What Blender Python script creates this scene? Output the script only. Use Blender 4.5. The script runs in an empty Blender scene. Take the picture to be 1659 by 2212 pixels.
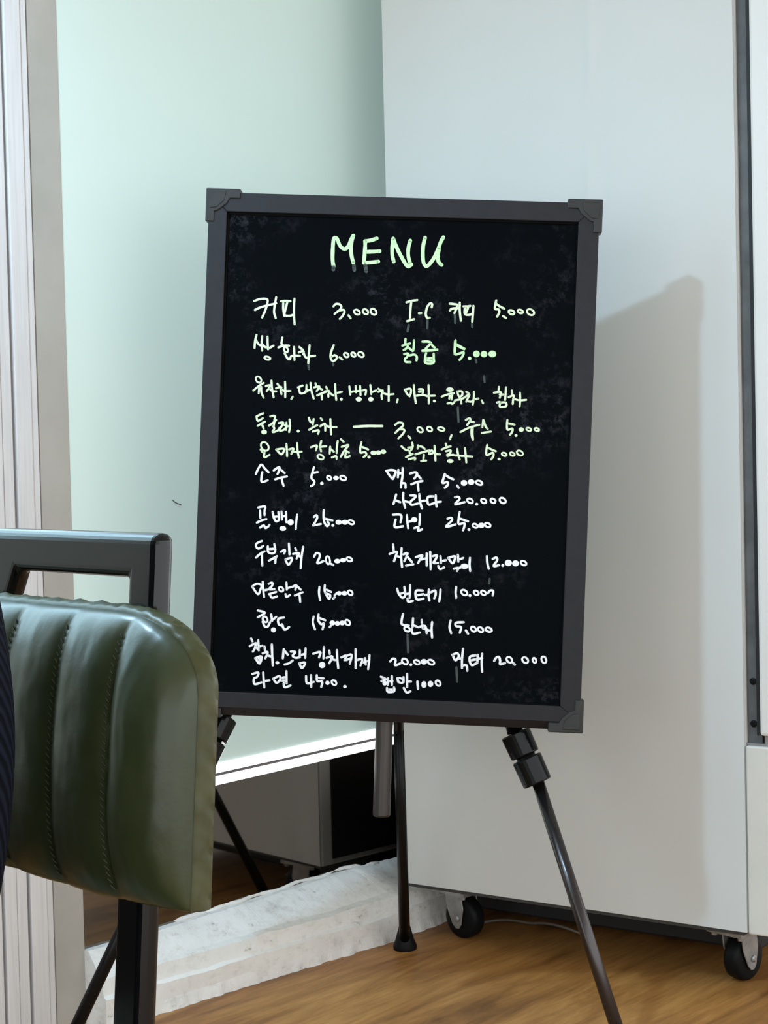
import bpy, bmesh, math, random
from mathutils import Vector, Matrix, noise

random.seed(7)
S = bpy.context.scene
COL = S.collection

# ------------------------------------------------------------------ camera
F, CAM_H, PITCH, ROLL = 3650.0, 0.87, math.atan(129 / 3650), 0.0237
CX, CY = 829.5, 1106.0
FWD = Vector((0, math.cos(PITCH), -math.sin(PITCH)))
R0, U0 = Vector((1, 0, 0)), Vector((0, math.sin(PITCH), math.cos(PITCH)))
RIGHT = R0 * math.cos(ROLL) - U0 * math.sin(ROLL)
UP = R0 * math.sin(ROLL) + U0 * math.cos(ROLL)
EYE = Vector((0, 0, CAM_H))
cam = bpy.data.cameras.new('camera')
cam.sensor_fit = 'HORIZONTAL'
cam.sensor_width = 36.0
cam.lens = 36.0 * F / 1659.0
cam.clip_start = 0.02
cam_ob = bpy.data.objects.new('camera', cam)
cam_ob.matrix_world = Matrix((
    (RIGHT.x, UP.x, -FWD.x, EYE.x), (RIGHT.y, UP.y, -FWD.y, EYE.y),
    (RIGHT.z, UP.z, -FWD.z, EYE.z), (0, 0, 0, 1)))
COL.objects.link(cam_ob)
S.camera = cam_ob


def ray(x, y):
    return FWD + RIGHT * ((x - CX) / F) - UP * ((y - CY) / F)


def on_plane(x, y, p0, n):
    d = ray(x, y)
    return EYE + d * ((p0 - EYE).dot(n) / d.dot(n))


# ------------------------------------------------------------------ world / exposure
S.view_settings.view_transform = 'Standard'
S.view_settings.look = 'None'
S.view_settings.gamma = 1.0
S.view_settings.exposure = 0.0
S.view_settings.use_curve_mapping = False
w = bpy.data.worlds.new('world')
S.world = w
w.use_nodes = True
bg = w.node_tree.nodes['Background']
bg.inputs[0].default_value = (0.945, 1.0, 1.015, 1)
bg.inputs[1].default_value = 2.2

# ------------------------------------------------------------------ helpers


def new_obj(name, bm, mat=None, parent=None, smooth=False, bevel=0.0, segs=2):
    me = bpy.data.meshes.new(name)
    bmesh.ops.recalc_face_normals(bm, faces=bm.faces)
    bm.to_mesh(me)
    bm.free()
    if smooth:
        for p in me.polygons:
            p.use_smooth = True
    o = bpy.data.objects.new(name, me)
    COL.objects.link(o)
    if mat:
        me.materials.append(mat)
    if parent:
        o.parent = parent
    if bevel:
        m = o.modifiers.new('bevel', 'BEVEL')
        m.width = bevel
        m.segments = segs
        m.limit_method = 'ANGLE'
        m.angle_limit = math.radians(40)
        m.harden_normals = False
    return o


def thing(name, label, cat, mat4, group=None):
    o = bpy.data.objects.new(name, None)
    o.empty_display_size = 0.05
    o.matrix_world = mat4
    COL.objects.link(o)
    o['label'] = label
    o['category'] = cat
    if group:
        o['group'] = group
    return o


def tag(o, label, cat):
    o['label'] = label
    o['category'] = cat
    return o


def struct(o, label=None):
    o['kind'] = 'structure'
    if label:
        o['label'] = label
    return o


def box(bm, x0, x1, y0, y1, z0, z1, M=None):
    vs = [Vector((x, y, z)) for z in (z0, z1) for y in (y0, y1) for x in (x0, x1)]
    if M:
        vs = [M @ v for v in vs]
    v = [bm.verts.new(p) for p in vs]
    for q in ((0, 1, 3, 2), (4, 6, 7, 5), (0, 4, 5, 1), (2, 3, 7, 6), (0, 2, 6, 4), (1, 5, 7, 3)):
        bm.faces.new([v[i] for i in q])


def lathe(bm, p0, p1, prof, n=24):
    """prof: list of (t along p0->p1 in metres, radius)"""
    p0, p1 = Vector(p0), Vector(p1)
    ax = (p1 - p0).normalized()
    a = ax.orthogonal().normalized()
    b = ax.cross(a)
    rings = []
    for t, r in prof:
        rings.append([bm.verts.new(p0 + ax * t + (a * math.cos(2 * math.pi * i / n) + b * math.sin(2 * math.pi * i / n)) * max(r, 1e-5)) for i in range(n)])
    for k in range(len(rings) - 1):
        for i in range(n):
            j = (i + 1) % n
            bm.faces.new((rings[k][i], rings[k][j], rings[k + 1][j], rings[k + 1][i]))
    bm.faces.new(rings[0][::-1])
    bm.faces.new(rings[-1])


def tube(bm, p0, p1, r0, r1=None, n=24):
    L = (Vector(p1) - Vector(p0)).length
    lathe(bm, p0, p1, [(0, r0), (L, r0 if r1 is None else r1)], n)


def sweep(bm, pts, r, n=8):
    pts = [Vector(p) for p in pts]
    rings = []
    for i, p in enumerate(pts):
        t = (pts[min(i + 1, len(pts) - 1)] - pts[max(i - 1, 0)]).normalized()
        a = t.cross(Vector((0.13, 0.21, 0.97))).normalized()
        b = t.cross(a)
        rings.append([bm.verts.new(p + (a * math.cos(2 * math.pi * k / n) + b * math.sin(2 * math.pi * k / n)) * r) for k in range(n)])
    for k in range(len(rings) - 1):
        for i in range(n):
            j = (i + 1) % n
            bm.faces.new((rings[k][i], rings[k][j], rings[k + 1][j], rings[k + 1][i]))
    bm.faces.new(rings[0][::-1])
    bm.faces.new(rings[-1])


def prism(bm, poly, y0, y1, M=None):
    """poly in x,z extruded along y"""
    a = [Vector((x, y0, z)) for x, z in poly]
    b = [Vector((x, y1, z)) for x, z in poly]
    if M:
        a = [M @ v for v in a]
        b = [M @ v for v in b]
    a = [bm.verts.new(v) for v in a]
    b = [bm.verts.new(v) for v in b]
    n = len(a)
    bm.faces.new(a)
    bm.faces.new(b[::-1])
    for i in range(n):
        j = (i + 1) % n
        bm.faces.new((a[i], b[i], b[j], a[j]))


def BM():
    return bmesh.new()


# ------------------------------------------------------------------ materials
class Mat:
    def __init__(self, name, col, rough=0.5, metal=0.0, spec=0.5, coat=0.0):
        self.m = bpy.data.materials.new(name)
        self.m.use_nodes = True
        self.nt = self.m.node_tree
        self.b = self.nt.nodes['Principled BSDF']
        self.b.inputs['Base Color'].default_value = (*col, 1)
        self.b.inputs['Roughness'].default_value = rough
        self.b.inputs['Metallic'].default_value = metal
        self.b.inputs['Specular IOR Level'].default_value = spec
        self.b.inputs['Coat Weight'].default_value = coat
        self.col = col

    def node(self, t, **kw):
        n = self.nt.nodes.new(t)
        for k, v in kw.items():
            setattr(n, k, v)
        return n

    def link(self, a, b):
        self.nt.links.new(a, b)

    def coords(self, scale=(1, 1, 1), rot=(0, 0, 0), kind='Object'):
        tc = self.node('ShaderNodeTexCoord')
        mp = self.node('ShaderNodeMapping')
        mp.inputs['Scale'].default_value = scale
        mp.inputs['Rotation'].default_value = rot
        self.link(tc.outputs[kind], mp.inputs['Vector'])
        return mp.outputs['Vector']

    def noise(self, scale, detail=6, rough=0.55, vec=None, dist=0.0):
        n = self.node('ShaderNodeTexNoise')
        n.inputs['Scale'].default_value = scale
        n.inputs['Detail'].default_value = detail
        n.inputs['Roughness'].default_value = rough
        n.inputs['Distortion'].default_value = dist
        self.link(vec if vec is not None else self.coords(), n.inputs['Vector'])
        return n.outputs['Fac']

    def ramp(self, fac, stops):
        r = self.node('ShaderNodeValToRGB')
        els = r.color_ramp.elements
        while len(els) < len(stops):
            els.new(0.5)
        for e, (p, c) in zip(els, stops):
            e.position = p
            e.color = (*c, 1)
        self.link(fac, r.inputs['Fac'])
        return r.outputs['Color']

    def base(self, colour_socket):
        self.link(colour_socket, self.b.inputs['Base Color'])
        return self

    def bump(self, fac, strength=0.2, dist=0.002):
        n = self.node('ShaderNodeBump')
        n.inputs['Strength'].default_value = strength
        n.inputs['Distance'].default_value = dist
        self.link(fac, n.inputs['Height'])
        self.link(n.outputs['Normal'], self.b.inputs['Normal'])
        return self

    def speckle(self, scale, amt, detail=5):
        lo = tuple(c * (1 - amt) for c in self.col)
        hi = tuple(min(1, c * (1 + amt)) for c in self.col)
        return self.base(self.ramp(self.noise(scale, detail), [(0.3, lo), (0.7, hi)]))


def emit_mat(name, col, strength):
    m = Mat(name, (0.8, 0.8, 0.8), 0.4)
    m.b.inputs['Emission Color'].default_value = (*col, 1)
    m.b.inputs['Emission Strength'].default_value = strength
    return m.m


m_mint = Mat('mint_panel', (0.51, 0.585, 0.555), 0.42).speckle(3.0, 0.02)      # frosted glass, with an even glow added to brighten it
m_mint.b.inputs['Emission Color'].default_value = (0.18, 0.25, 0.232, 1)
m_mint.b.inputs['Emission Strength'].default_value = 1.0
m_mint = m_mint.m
m_mint_wall = Mat('mint_wall', (0.70, 0.75, 0.70), 0.5).speckle(3.0, 0.02).m
m_dark_glass = Mat('smoked_glass', (0.215, 0.195, 0.175), 0.035, metal=1.0)
m_dark_glass.bump(m_dark_glass.noise(2.5, 2), 0.05, 0.004)
m_dark_glass = m_dark_glass.m
m_strip = emit_mat('rail_glow', (1.0, 0.97, 0.96), 2.4)  # emission stands in for the bright light along the rail
m_dark_wall = Mat('dark_reflection_wall', (0.030, 0.022, 0.017), 0.4, spec=0.3).speckle(8, 0.2).m
m_gap = Mat('black_gap', (0.012, 0.011, 0.012), 0.6).m

_pl = Mat('white_plaster', (0.74, 0.73, 0.70), 0.75)
_v = _pl.coords()
_pl.base(_pl.ramp(_pl.noise(14, 8, 0.65, _v), [(0.28, (0.58, 0.56, 0.53)), (0.40, (0.80, 0.79, 0.76)), (0.7, (0.88, 0.87, 0.85))]))
_d = _pl.node('ShaderNodeMix', data_type='RGBA', blend_type='MULTIPLY')
_d.inputs['Factor'].default_value = 1.0
_pl.link(_pl.b.inputs['Base Color'].links[0].from_socket, _d.inputs['A'])
_pl.link(_pl.ramp(_pl.noise(38, 9, 0.75, _pl.coords((1, 1, 1.6))), [(0.30, (0.35, 0.33, 0.30)), (0.39, (0.9, 0.89, 0.87)), (0.5, (1, 1, 1))]), _d.inputs['B'])
_pl.base(_d.outputs['Result'])
_pl.bump(_pl.noise(45, 6, 0.6, _v), 0.5, 0.004)
m_plaster = _pl.m

m_post_white = Mat('post_white', (0.70, 0.665, 0.655), 0.4)
_v = m_post_white.coords((30, 30, 1.2))
m_post_white.base(m_post_white.ramp(m_post_white.noise(6, 5, 0.6, _v), [(0.30, (0.62, 0.60, 0.60)), (0.6, (0.71, 0.69, 0.69))]))
m_post_white = m_post_white.m
m_post_beige = Mat('post_beige', (0.44, 0.415, 0.375), 0.55)
m_post_beige.base(m_post_beige.ramp(m_post_beige.noise(9, 6), [(0.3, (0.40, 0.375, 0.335)), (0.7, (0.47, 0.44, 0.40))]))
m_post_beige = m_post_beige.m

_fl = Mat('wood_floor', (0.2, 0.1, 0.04), 0.45, spec=0.3)
_v = _fl.coords((1.0, 5.5, 1.0), (0, 0, math.radians(-30)))
_a = _fl.ramp(_fl.noise(2.6, 9, 0.62, _v, 1.2), [(0.28, (0.19, 0.078, 0.020)), (0.48, (0.41, 0.185, 0.050)), (0.72, (0.60, 0.30, 0.09))])
_w = _fl.node('ShaderNodeMix', data_type='RGBA', blend_type='MULTIPLY')
_w.inputs['Factor'].default_value = 0.55
_fl.link(_a, _w.inputs['A'])
_v2 = _fl.coords((1.0, 14.0, 1.0), (0, 0, math.radians(-30)))
_fl.link(_fl.ramp(_fl.noise(9, 8, 0.7, _v2), [(0.35, (0.55, 0.5, 0.45)), (0.6, (1, 1, 1))]), _w.inputs['B'])
_fl.base(_w.outputs['Result'])
_fl.bump(_fl.noise(10, 6, 0.6, _v2), 0.12, 0.002)
m_floor = _fl.m
m_ceiling = Mat('ceiling_white', (0.5, 0.5, 0.49), 0.8).speckle(5, 0.02).m

m_fridge = Mat('fridge_enamel', (0.70, 0.715, 0.71), 0.6, spec=0.18)
m_fridge.speckle(2.2, 0.018)
m_fridge = m_fridge.m
m_door = Mat('fridge_door_enamel', (0.80, 0.785, 0.77), 0.35).speckle(6, 0.015).m
m_kick = Mat('kick_panel_enamel', (0.74, 0.73, 0.69), 0.4).speckle(12, 0.04).m
m_gasket = Mat('grey_gasket', (0.10, 0.105, 0.11), 0.5).speckle(20, 0.3).m
m_steel = Mat('caster_steel', (0.36, 0.36, 0.36), 0.45, metal=0.7).speckle(40, 0.25).m
m_rubber = Mat('black_rubber', (0.006, 0.0065, 0.007), 0.45, spec=0.12).m
m_underside = Mat('fridge_underside', (0.06, 0.06, 0.06), 0.8).m

m_frame = Mat('frame_charcoal', (0.019, 0.0185, 0.0225), 0.5, spec=0.25).speckle(60, 0.12).m
m_corner = Mat('corner_plastic', (0.020, 0.021, 0.022), 0.36, spec=0.4).speckle(35, 0.3).m
_bd = Mat('black_board', (0.008, 0.0095, 0.012), 0.3, spec=0.02)
_v = _bd.coords()
_cl = _bd.noise(5.5, 3, 0.5, _v)
_sc = _bd.noise(70, 6, 0.75, _v)
_mm = _bd.node('ShaderNodeMath', operation='MULTIPLY')
_bd.link(_bd.ramp(_cl, [(0.48, (0, 0, 0)), (0.72, (1, 1, 1))]), _mm.inputs[0])
_bd.link(_bd.ramp(_sc, [(0.50, (0, 0, 0)), (0.80, (1, 1, 1))]), _mm.inputs[1])
_mx = _bd.node('ShaderNodeMix', data_type='RGBA')
_mx.inputs['A'].default_value = (0.0018, 0.0028, 0.004, 1)
_mx.inputs['B'].default_value = (0.06, 0.057, 0.07, 1)
_bd.link(_mm.outputs[0], _mx.inputs['Factor'])
_bd.base(_mx.outputs['Result'])
m_board = _bd.m
m_ink_green = Mat('marker_green_white', (0.60, 0.84, 0.48), 0.6).speckle(90, 0.08).m
m_ink_lime = Mat('marker_pale_lime', (0.76, 0.86, 0.60), 0.6).speckle(90, 0.08).m
m_ink_white = Mat('marker_white', (0.95, 0.94, 0.96), 0.6).speckle(90, 0.05).m
m_bead = Mat('inner_bead_black', (0.002, 0.002, 0.002), 0.5, spec=0.05).m
m_drip = Mat('dried_drip', (0.045, 0.06, 0.055), 0.6).m

m_leg = Mat('easel_black_metal', (0.005, 0.005, 0.006), 0.3, metal=0.0, spec=0.2).m
m_leg_shiny = Mat('easel_gunmetal', (0.075, 0.066, 0.066), 0.26, metal=0.9).m
m_tube = Mat('easel_grey_tube', (0.075, 0.07, 0.07), 0.33, metal=0.8).m
m_clamp = Mat('clamp_plastic', (0.004, 0.0045, 0.005), 0.14, spec=0.22).m

m_chair_metal = Mat('chair_black_steel', (0.004, 0.0045, 0.0055), 0.2, spec=0.42)
m_chair_metal.bump(m_chair_metal.noise(120, 3), 0.04, 0.001)
m_chair_metal = m_chair_metal.m
_le = Mat('green_leather', (0.085, 0.10, 0.05), 0.38, spec=0.4, coat=0.25)
_v = _le.coords()
_le.base(_le.ramp(_le.noise(16, 7, 0.6, _v), [(0.3, (0.024, 0.034, 0.012)), (0.7, (0.044, 0.056, 0.022))]))
_le.b.inputs['Coat Roughness'].default_value = 0.28
_le.bump(_le.noise(190, 4, 0.6, _v), 0.16, 0.0012)
m_leather = _le.m
m_leather_edge = Mat('green_leather_edge', (0.060, 0.062, 0.022), 0.42, spec=0.4).speckle(40, 0.3).m
m_thread = Mat('stitch_thread', (0.035, 0.04, 0.02), 0.6).m
_kn = Mat('navy_knit', (0.012, 0.016, 0.03), 0.85, spec=0.1)
_v = _kn.coords((1, 1, 1), (0, math.radians(28), 0))
_wv = _kn.node('ShaderNodeTexWave', bands_direction='X')
_wv.inputs['Scale'].default_value = 55
_wv.inputs['Distortion'].default_value = 1.5
_kn.link(_v, _wv.inputs['Vector'])
_kn.base(_kn.ramp(_wv.outputs['Fac'], [(0.2, (0.002, 0.003, 0.007)), (0.8, (0.009, 0.012, 0.024))]))
_kn.bump(_wv.outputs['Fac'], 0.6, 0.003)
m_navy = _kn.m
m_lamp_shade = Mat('lamp_shade', (0.12, 0.12, 0.12), 0.4).m
m_bulb = emit_mat('bulb_daylight', (0.62, 0.97, 1.25), 640.0)
m_sky_pane = emit_mat('daylight_pane', (0.58, 0.97, 1.16), 3.4)
m_cord = Mat('cord', (0.03, 0.03, 0.03), 0.5).m
m_cable = Mat('pale_cable', (0.12, 0.10, 0.08), 0.5).m
m_scuff = Mat('scuff', (0.10, 0.09, 0.085), 0.7).m

# ------------------------------------------------------------------ room: window wall on the left
WO = Vector((-0.039, 3.098, 0))
WD = Vector((0.645, 0.764, 0)).normalized()
WN = Vector((WD.y, -WD.x, 0))
WALL = Matrix(((WD.x, -WN.x, 0, WO.x), (WD.y, -WN.y, 0, WO.y), (0, 0, 1, 0), (0, 0, 0, 1)))
# wall frame: x along the wall, y behind the wall (room is at negative y), z up
S_POST, S_END = -0.680, 2.2
CEIL = 2.55


def wall_obj(name, bm, mat, parent=None, **kw):
    o = new_obj(name, bm, mat, parent, **kw)
    if not parent:
        o.matrix_world = WALL
    return o


b = BM()
box(b, -6.0, 3.0, -4.6, 0.30, -0.06, 0.0)
struct(wall_obj('floor', b, m_floor), 'brown wood-grain vinyl floor')
b = BM()
box(b, -6.0, 3.0, -4.6, 0.30, CEIL, CEIL + 0.05)
struct(wall_obj('ceiling', b, m_ceiling), 'white ceiling')

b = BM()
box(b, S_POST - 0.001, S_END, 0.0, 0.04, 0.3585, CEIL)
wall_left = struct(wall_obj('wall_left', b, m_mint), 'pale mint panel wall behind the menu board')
b = BM()
box(b, -6.0, -1.95, 0.0, 0.05, 0.52, CEIL)
box(b, -1.95, -0.95, 0.0, 0.05, 0.52, 0.90)
box(b, -1.95, -0.95, 0.0, 0.05, 2.10, CEIL)
struct(wall_obj('wall_left_end', b, m_mint_wall), 'pale mint wall beyond the white post')
b = BM()
box(b, -6.0, -0.95, 0.0, 0.05, 0.0, 0.52)  # unseen lower wall, made dark so the chair reflects less light
struct(wall_obj('wall_left_dark', b, m_dark_wall), 'unseen dark lower wall added to darken reflections in the chair')
b = BM()
box(b, S_POST - 0.001, S_END, 0.002, 0.03, 0.0, 0.321)
pane = struct(wall_obj('window_1', b, m_dark_glass), 'dark smoked glass pane below the mint panel')
# two emissive strips paint the rail's bright lines, with a dark bead between
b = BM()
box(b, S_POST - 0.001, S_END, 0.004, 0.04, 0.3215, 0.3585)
rail = struct(wall_obj('trim_1', b, m_gap), 'bottom rail of the mint panel with two glowing strips')
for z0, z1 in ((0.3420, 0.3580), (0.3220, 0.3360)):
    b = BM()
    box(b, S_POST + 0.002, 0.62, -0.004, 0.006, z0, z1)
    o = new_obj('glow_strip', b, m_strip, rail, bevel=0.003)
    o['label'] = 'white strip glowing as a bright line on the rail'
# little dark curved scuff on the mint panel
b = BM()
pts = [(373, 1080), (378, 1085), (384, 1088), (391, 1090)]
sweep(b, [WALL.inverted() @ on_plane(x, y, WO + WN * 0.001, WN) for x, y in pts], 0.0008, 6)
o = new_obj('scuff_mark', b, m_scuff, wall_left)

# plastered sill along the foot of the wall
b = BM()
prof = [(0.012, 0.1150), (-0.010, 0.1130), (-0.046, 0.0790), (-0.053, 0.0750), (-0.056, 0.0500), (-0.061, 0.0465), (-0.060, 0.020), (-0.062, 0.0)]
NS = 150
rows = []
for i in range(NS + 1):
    s = S_POST - 0.001 + (0.135 - (S_POST - 0.001)) * i / NS
    k = max(0.0, s + 0.56)
    skew = -0.045 * min(1.0, k / 0.5) + 0.012 * max(0, (-s - 0.56) / 0.12)
    row = []
    for j, (y, z) in enumerate(prof):
        n1 = noise.noise(Vector((s * 16, j * 0.7, 1.3)))
        n2 = noise.noise(Vector((s * 60, j * 1.9, 5.3)))
        yy, zz = y, z
        if j >= 2:
            yy = y + skew * (0.75 if j == 2 else 1.0) + 0.0022 * n1 + 0.0012 * n2
        if 0 < j < 7:
            zz = z + 0.0022 * n1 + 0.0014 * n2 - (0.02 * max(0, (s + 0.05) / 0.18) if j < 3 else 0)
        if j == 7:
            yy += 0.004 * n2
        row.append(b.verts.new((s, yy, max(0.0, zz))))
    row.append(b.verts.new((s, 0.012, 0.0)))
    rows.append(row)
for r1, r2 in zip(rows, rows[1:]):
    n = len(r1)
    for j in range(n):
        b.faces.new((r1[j], r1[(j + 1) % n], r2[(j + 1) % n], r2[j]))
b.faces.new(rows[0])
b.faces.new(rows[-1][::-1])
sill = struct(wall_obj('trim_2', b, m_plaster), 'rough white plastered sill under the dark glass')
# loose sealant bead lying along the top of the sill
b = BM()
pts = []
for i in range(40):
    t = i / 39
    s = -0.50 + 0.52 * t
    pts.append((s, 0.003 - 0.006 * noise.noise(Vector((s * 25, 0, 0))), 0.1165 + 0.004 * noise.noise(Vector((s * 18, 3, 0))) - 0.016 * max(0, s + 0.05) / 0.13))
sweep(b, pts, 0.0035, 6)
o = new_obj('sealant_bead', b, m_plaster, sill, smooth=True)

# white post with its beige return board
post = None
b = BM()
box(b, -0.7370, -0.6800, -0.0015, 0.05, 0.0, CEIL)
post = struct(wall_obj('trim_3', b, m_post_beige, bevel=0.0012), 'beige board and white ribbed post beside the mint panel')


def post_strip(name, s0, s1, y0, mat, y1=0.05, bev=0.0015):
    bb = BM()
    box(bb, s0, s1, y0, y1, 0.0, CEIL)
    return new_obj(name, bb, mat, post, bevel=bev)


post_strip('dark_joint', -0.7400, -0.7370, 0.004, m_gap, bev=0)
post_strip('white_bead', -0.7515, -0.7400, -0.004, m_post_white)
post_strip('white_strip', -0.7825, -0.7525, -0.006, m_post_white)
post_strip('dark_groove', -0.7890, -0.7825, 0.014, m_gap, bev=0)
post_strip('white_strip', -0.8080, -0.7890, -0.006, m_post_white)
post_strip('white_strip', -0.8310, -0.8095, -0.008, m_post_white)
post_strip('dark_groove', -0.8370, -0.8310, 0.014, m_gap, bev=0)
post_strip('white_strip', -0.9500, -0.8370, -0.008, m_post_white)

# bright daylit window beyond the post
WS0, WS1, WZ0, WZ1 = -1.90, -0.98, 0.95, 2.05
b = BM()
for x0, x1, z0, z1 in ((WS0 - 0.05, WS1 + 0.02, WZ0 - 0.05, WZ0), (WS0 - 0.05, WS1 + 0.02, WZ1, WZ1 + 0.05), (WS0 - 0.05, WS0, WZ0, WZ1), (WS1, WS1 + 0.02, WZ0, WZ1)):
    box(b, x0, x1, -0.012, 0.05, z0, z1)
win = struct(wall_obj('window_2', b, m_post_white), 'white framed window bright with cool daylight')
for q in range(2):
    b = BM()
    xa = WS0 + (WS1 - WS0) * q / 2
    box(b, xa + (0.012 if q else 0), xa + (WS1 - WS0) / 2 - (0 if q else 0.012), 0.012, 0.020, WZ0, WZ1)
    new_obj('pane', b, m_sky_pane, win)
b = BM()
xm = (WS0 + WS1) / 2
box(b, xm - 0.012, xm + 0.012, -0.008, 0.03, WZ0, WZ1)
new_obj('mullion', b, m_post_white, win)

# ------------------------------------------------------------------ refrigerator on casters
FP = Vector((0.015, 3.013, 0))
FX = Vector((0.544, -0.368, 0)).normalized()
FY = Vector((-FX.y, FX.x, 0))
FRIDGE = Matrix(((FX.x, FY.x, 0, FP.x), (FX.y, FY.y, 0, FP.y), (0, 0, 1, 0), (0, 0, 0, 1)))
fr = thing('refrigerator', 'tall white upright refrigerator on black casters behind the menu board', 'refrigerator', FRIDGE)
FD, FW, FZ0, FZ1 = 0.657, 0.62, 0.095, 1.93
b = BM()
box(b, 0, FD, 0.004, FW, FZ0, FZ1)
new_obj('cabinet', b, m_fridge, fr, bevel=0.004)
# side sheet with a faint vertical crease high up
b = BM()
NX, NZ = 130, 70
grid = []
for i in range(NX + 1):
    x = 0.0015 + (FD - 0.003) * i / NX
    col = []
    for j in range(NZ + 1):
        z = FZ0 + 0.002 + (FZ1 - FZ0 - 0.004) * j / NZ
        cx = 0.404 + 0.004 * math.sin(z * 9)
        amp = max(0.0, min(1.0, (z - 1.20) / 0.08)) * (1 - 0.9 * math.exp(-((z - 1.40) / 0.045) ** 2))
        d = -0.0024 * amp * math.exp(-((x - cx) / 0.0065) ** 2) + 0.0010 * amp * math.exp(-((x - cx - 0.028) / 0.010) ** 2)
        d += 0.0005 * noise.noise(Vector((x * 4, z * 3, 2.2)))
        col.append(b.verts.new((x, d + 0.001, z)))
    grid.append(col)
for i in range(NX):
    for j in range(NZ):
        b.faces.new((grid[i][j], grid[i + 1][j], grid[i + 1][j + 1], grid[i][j + 1]))
new_obj('side_sheet', b, m_fridge, fr, smooth=True)
b = BM()
box(b, -0.004, 0.001, 0.030, FW - 0.02, FZ0 + 0.012, FZ1 - 0.1)
new_obj('back_grille', b, m_gap, fr)
b = BM()
box(b, 0.01, FD - 0.01, 0.01, FW - 0.01, FZ0 - 0.006, FZ0 + 0.001)
new_obj('base_plate', b, m_underside, fr)
b = BM()
box(b, 0.05, FD - 0.05, 0.17, FW - 0.06, 0.016, FZ0 - 0.006)  # black box added beneath the cabinet to block light on the floor
new_obj('underside_blocker', b, m_gap, fr, bevel=0.004)
DZ0 = 0.412
b = BM()
box(b, FD, FD + 0.0245, 0.012, FW - 0.01, DZ0 - 0.014, FZ1 - 0.01)
gk = new_obj('door_gasket', b, m_gasket, fr)
for zz in (0.496, 0.429):
    b = BM()
    lathe(b, (FD + 0.011, 0.016, zz), (FD + 0.011, 0.0085, zz), [(0, 0.0055), (0.006, 0.0055), (0.0075, 0.003)], 12)
    new_obj('hinge_screw', b, m_rubber, gk)
b = BM()
box(b, FD + 0.0245, FD + 0.078, 0.0, FW, DZ0, FZ1)
dr = new_obj('door', b, m_door, fr, bevel=0.005)
b = BM()
box(b, FD + 0.0165, FD + 0.0250, 0.010, 0.020, DZ0, FZ1 - 0.02)
new_obj('gasket_lip', b, m_gap, dr)
b = BM()
box(b, FD + 0.078, FD + 0.105, FW - 0.07, FW - 0.045, 0.85, 1.25)
new_obj('handle', b, m_steel, dr, bevel=0.006)
b = BM()
box(b, FD + 0.001, FD + 0.09, 0.006, FW - 0.006, DZ0 - 0.0165, DZ0 - 0.0130)
box(b, FD + 0.030, FD + 0.055, 0.008, 0.05, DZ0 - 0.0130, DZ0 - 0.001)
new_obj('hinge_plate', b, m_steel, fr)
b = BM()
box(b, FD + 0.0008, FD + 0.078, 0.0, FW, FZ0, DZ0 - 0.0168)
new_obj('kick_panel', b, m_kick, fr, bevel=0.003)


b = BM()
box(b, 0.0, 0.76, FW + 0.035, FW + 0.075, 0.0, CEIL, FRIDGE)  # added out of view to keep stray light from under the refrigerator
struct(new_obj('wall_blocker', b, m_mint_wall), 'unseen pale wall added to block light behind the refrigerator')


def caster(x, y, rz):
    c = bpy.data.objects.new('caster', None)
    c.empty_display_size = 0.03
    c.parent = fr
    c.matrix_local = Matrix.Translation((x, y, 0)) @ Matrix.Rotation(rz, 4, 'Z')
    COL.objects.link(c)
    b = BM()
    box(b, -0.04, 0.04, -0.034, 0.034, 0.082, 0.0885)
    for sx in (-0.030, 0.030):
        for sy in (-0.026, 0.026):
            lathe(b, (sx, sy, 0.082), (sx, sy, 0.076), [(0, 0.0055), (0.006, 0.005)], 8)
    new_obj('mounting_plate', b, m_steel, c)
    poly = [(-0.020, 0.082), (0.020, 0.082), (0.020, 0.055), (0.011, 0.027), (0.004, 0.019), (-0.004, 0.019), (-0.011, 0.027), (-0.020, 0.055)]
    b = BM()
    for y0 in (-0.0205, 0.0180):
        prism(b, [(px + 0.009 * (0.082 - pz) / 0.063, pz) for px, pz in poly], y0, y0 + 0.0025)
    prism(b, [(-0.020, 0.0825), (0.020, 0.0825), (0.020, 0.079), (-0.020, 0.079)], -0.0205, 0.0205)
    new_obj('fork', b, m_steel, c, bevel=0.0015)
    b = BM()
    ax = 0.010
    lathe(b, (ax, -0.0155, 0.0375), (ax, 0.0155, 0.0375), [(0, 0.016), (0.001, 0.031), (0.004, 0.0365), (0.009, 0.0375), (0.022, 0.0375), (0.027, 0.0365), (0.030, 0.031), (0.031, 0.016)], 32)
    wh = new_obj('wheel', b, m_rubber, c, smooth=True)
    b = BM()
    lathe(b, (ax, -0.0245, 0.0375), (ax, 0.0245, 0.0375), [(0, 0.003), (0.002, 0.006), (0.047, 0.006), (0.049, 0.003)], 12)
    new_obj('axle', b, m_steel, c)
    return c


caster(0.094, 0.050, math.radians(-12))
caster(0.618, 0.058, math.radians(76))
caster(0.10, 0.56, math.radians(30))
caster(0.60, 0.56, math.radians(-20))

b = BM()
cp = []
for i in range(24):
    t = i / 23
    cp.append((0.145 + 0.19 * t, 3.06 - 0.05 * t + 0.03 * math.sin(t * 5), 0.0035 + 0.045 * max(0, t - 0.55) * (1.0 - t) * 4 + 0.004 * math.sin(t * 3.1)))
sweep(b, cp, 0.0028, 6)
tag(new_obj('cable', b, m_cable, smooth=True), 'thin pale cable lying on the floor under the refrigerator', 'cable')

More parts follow.
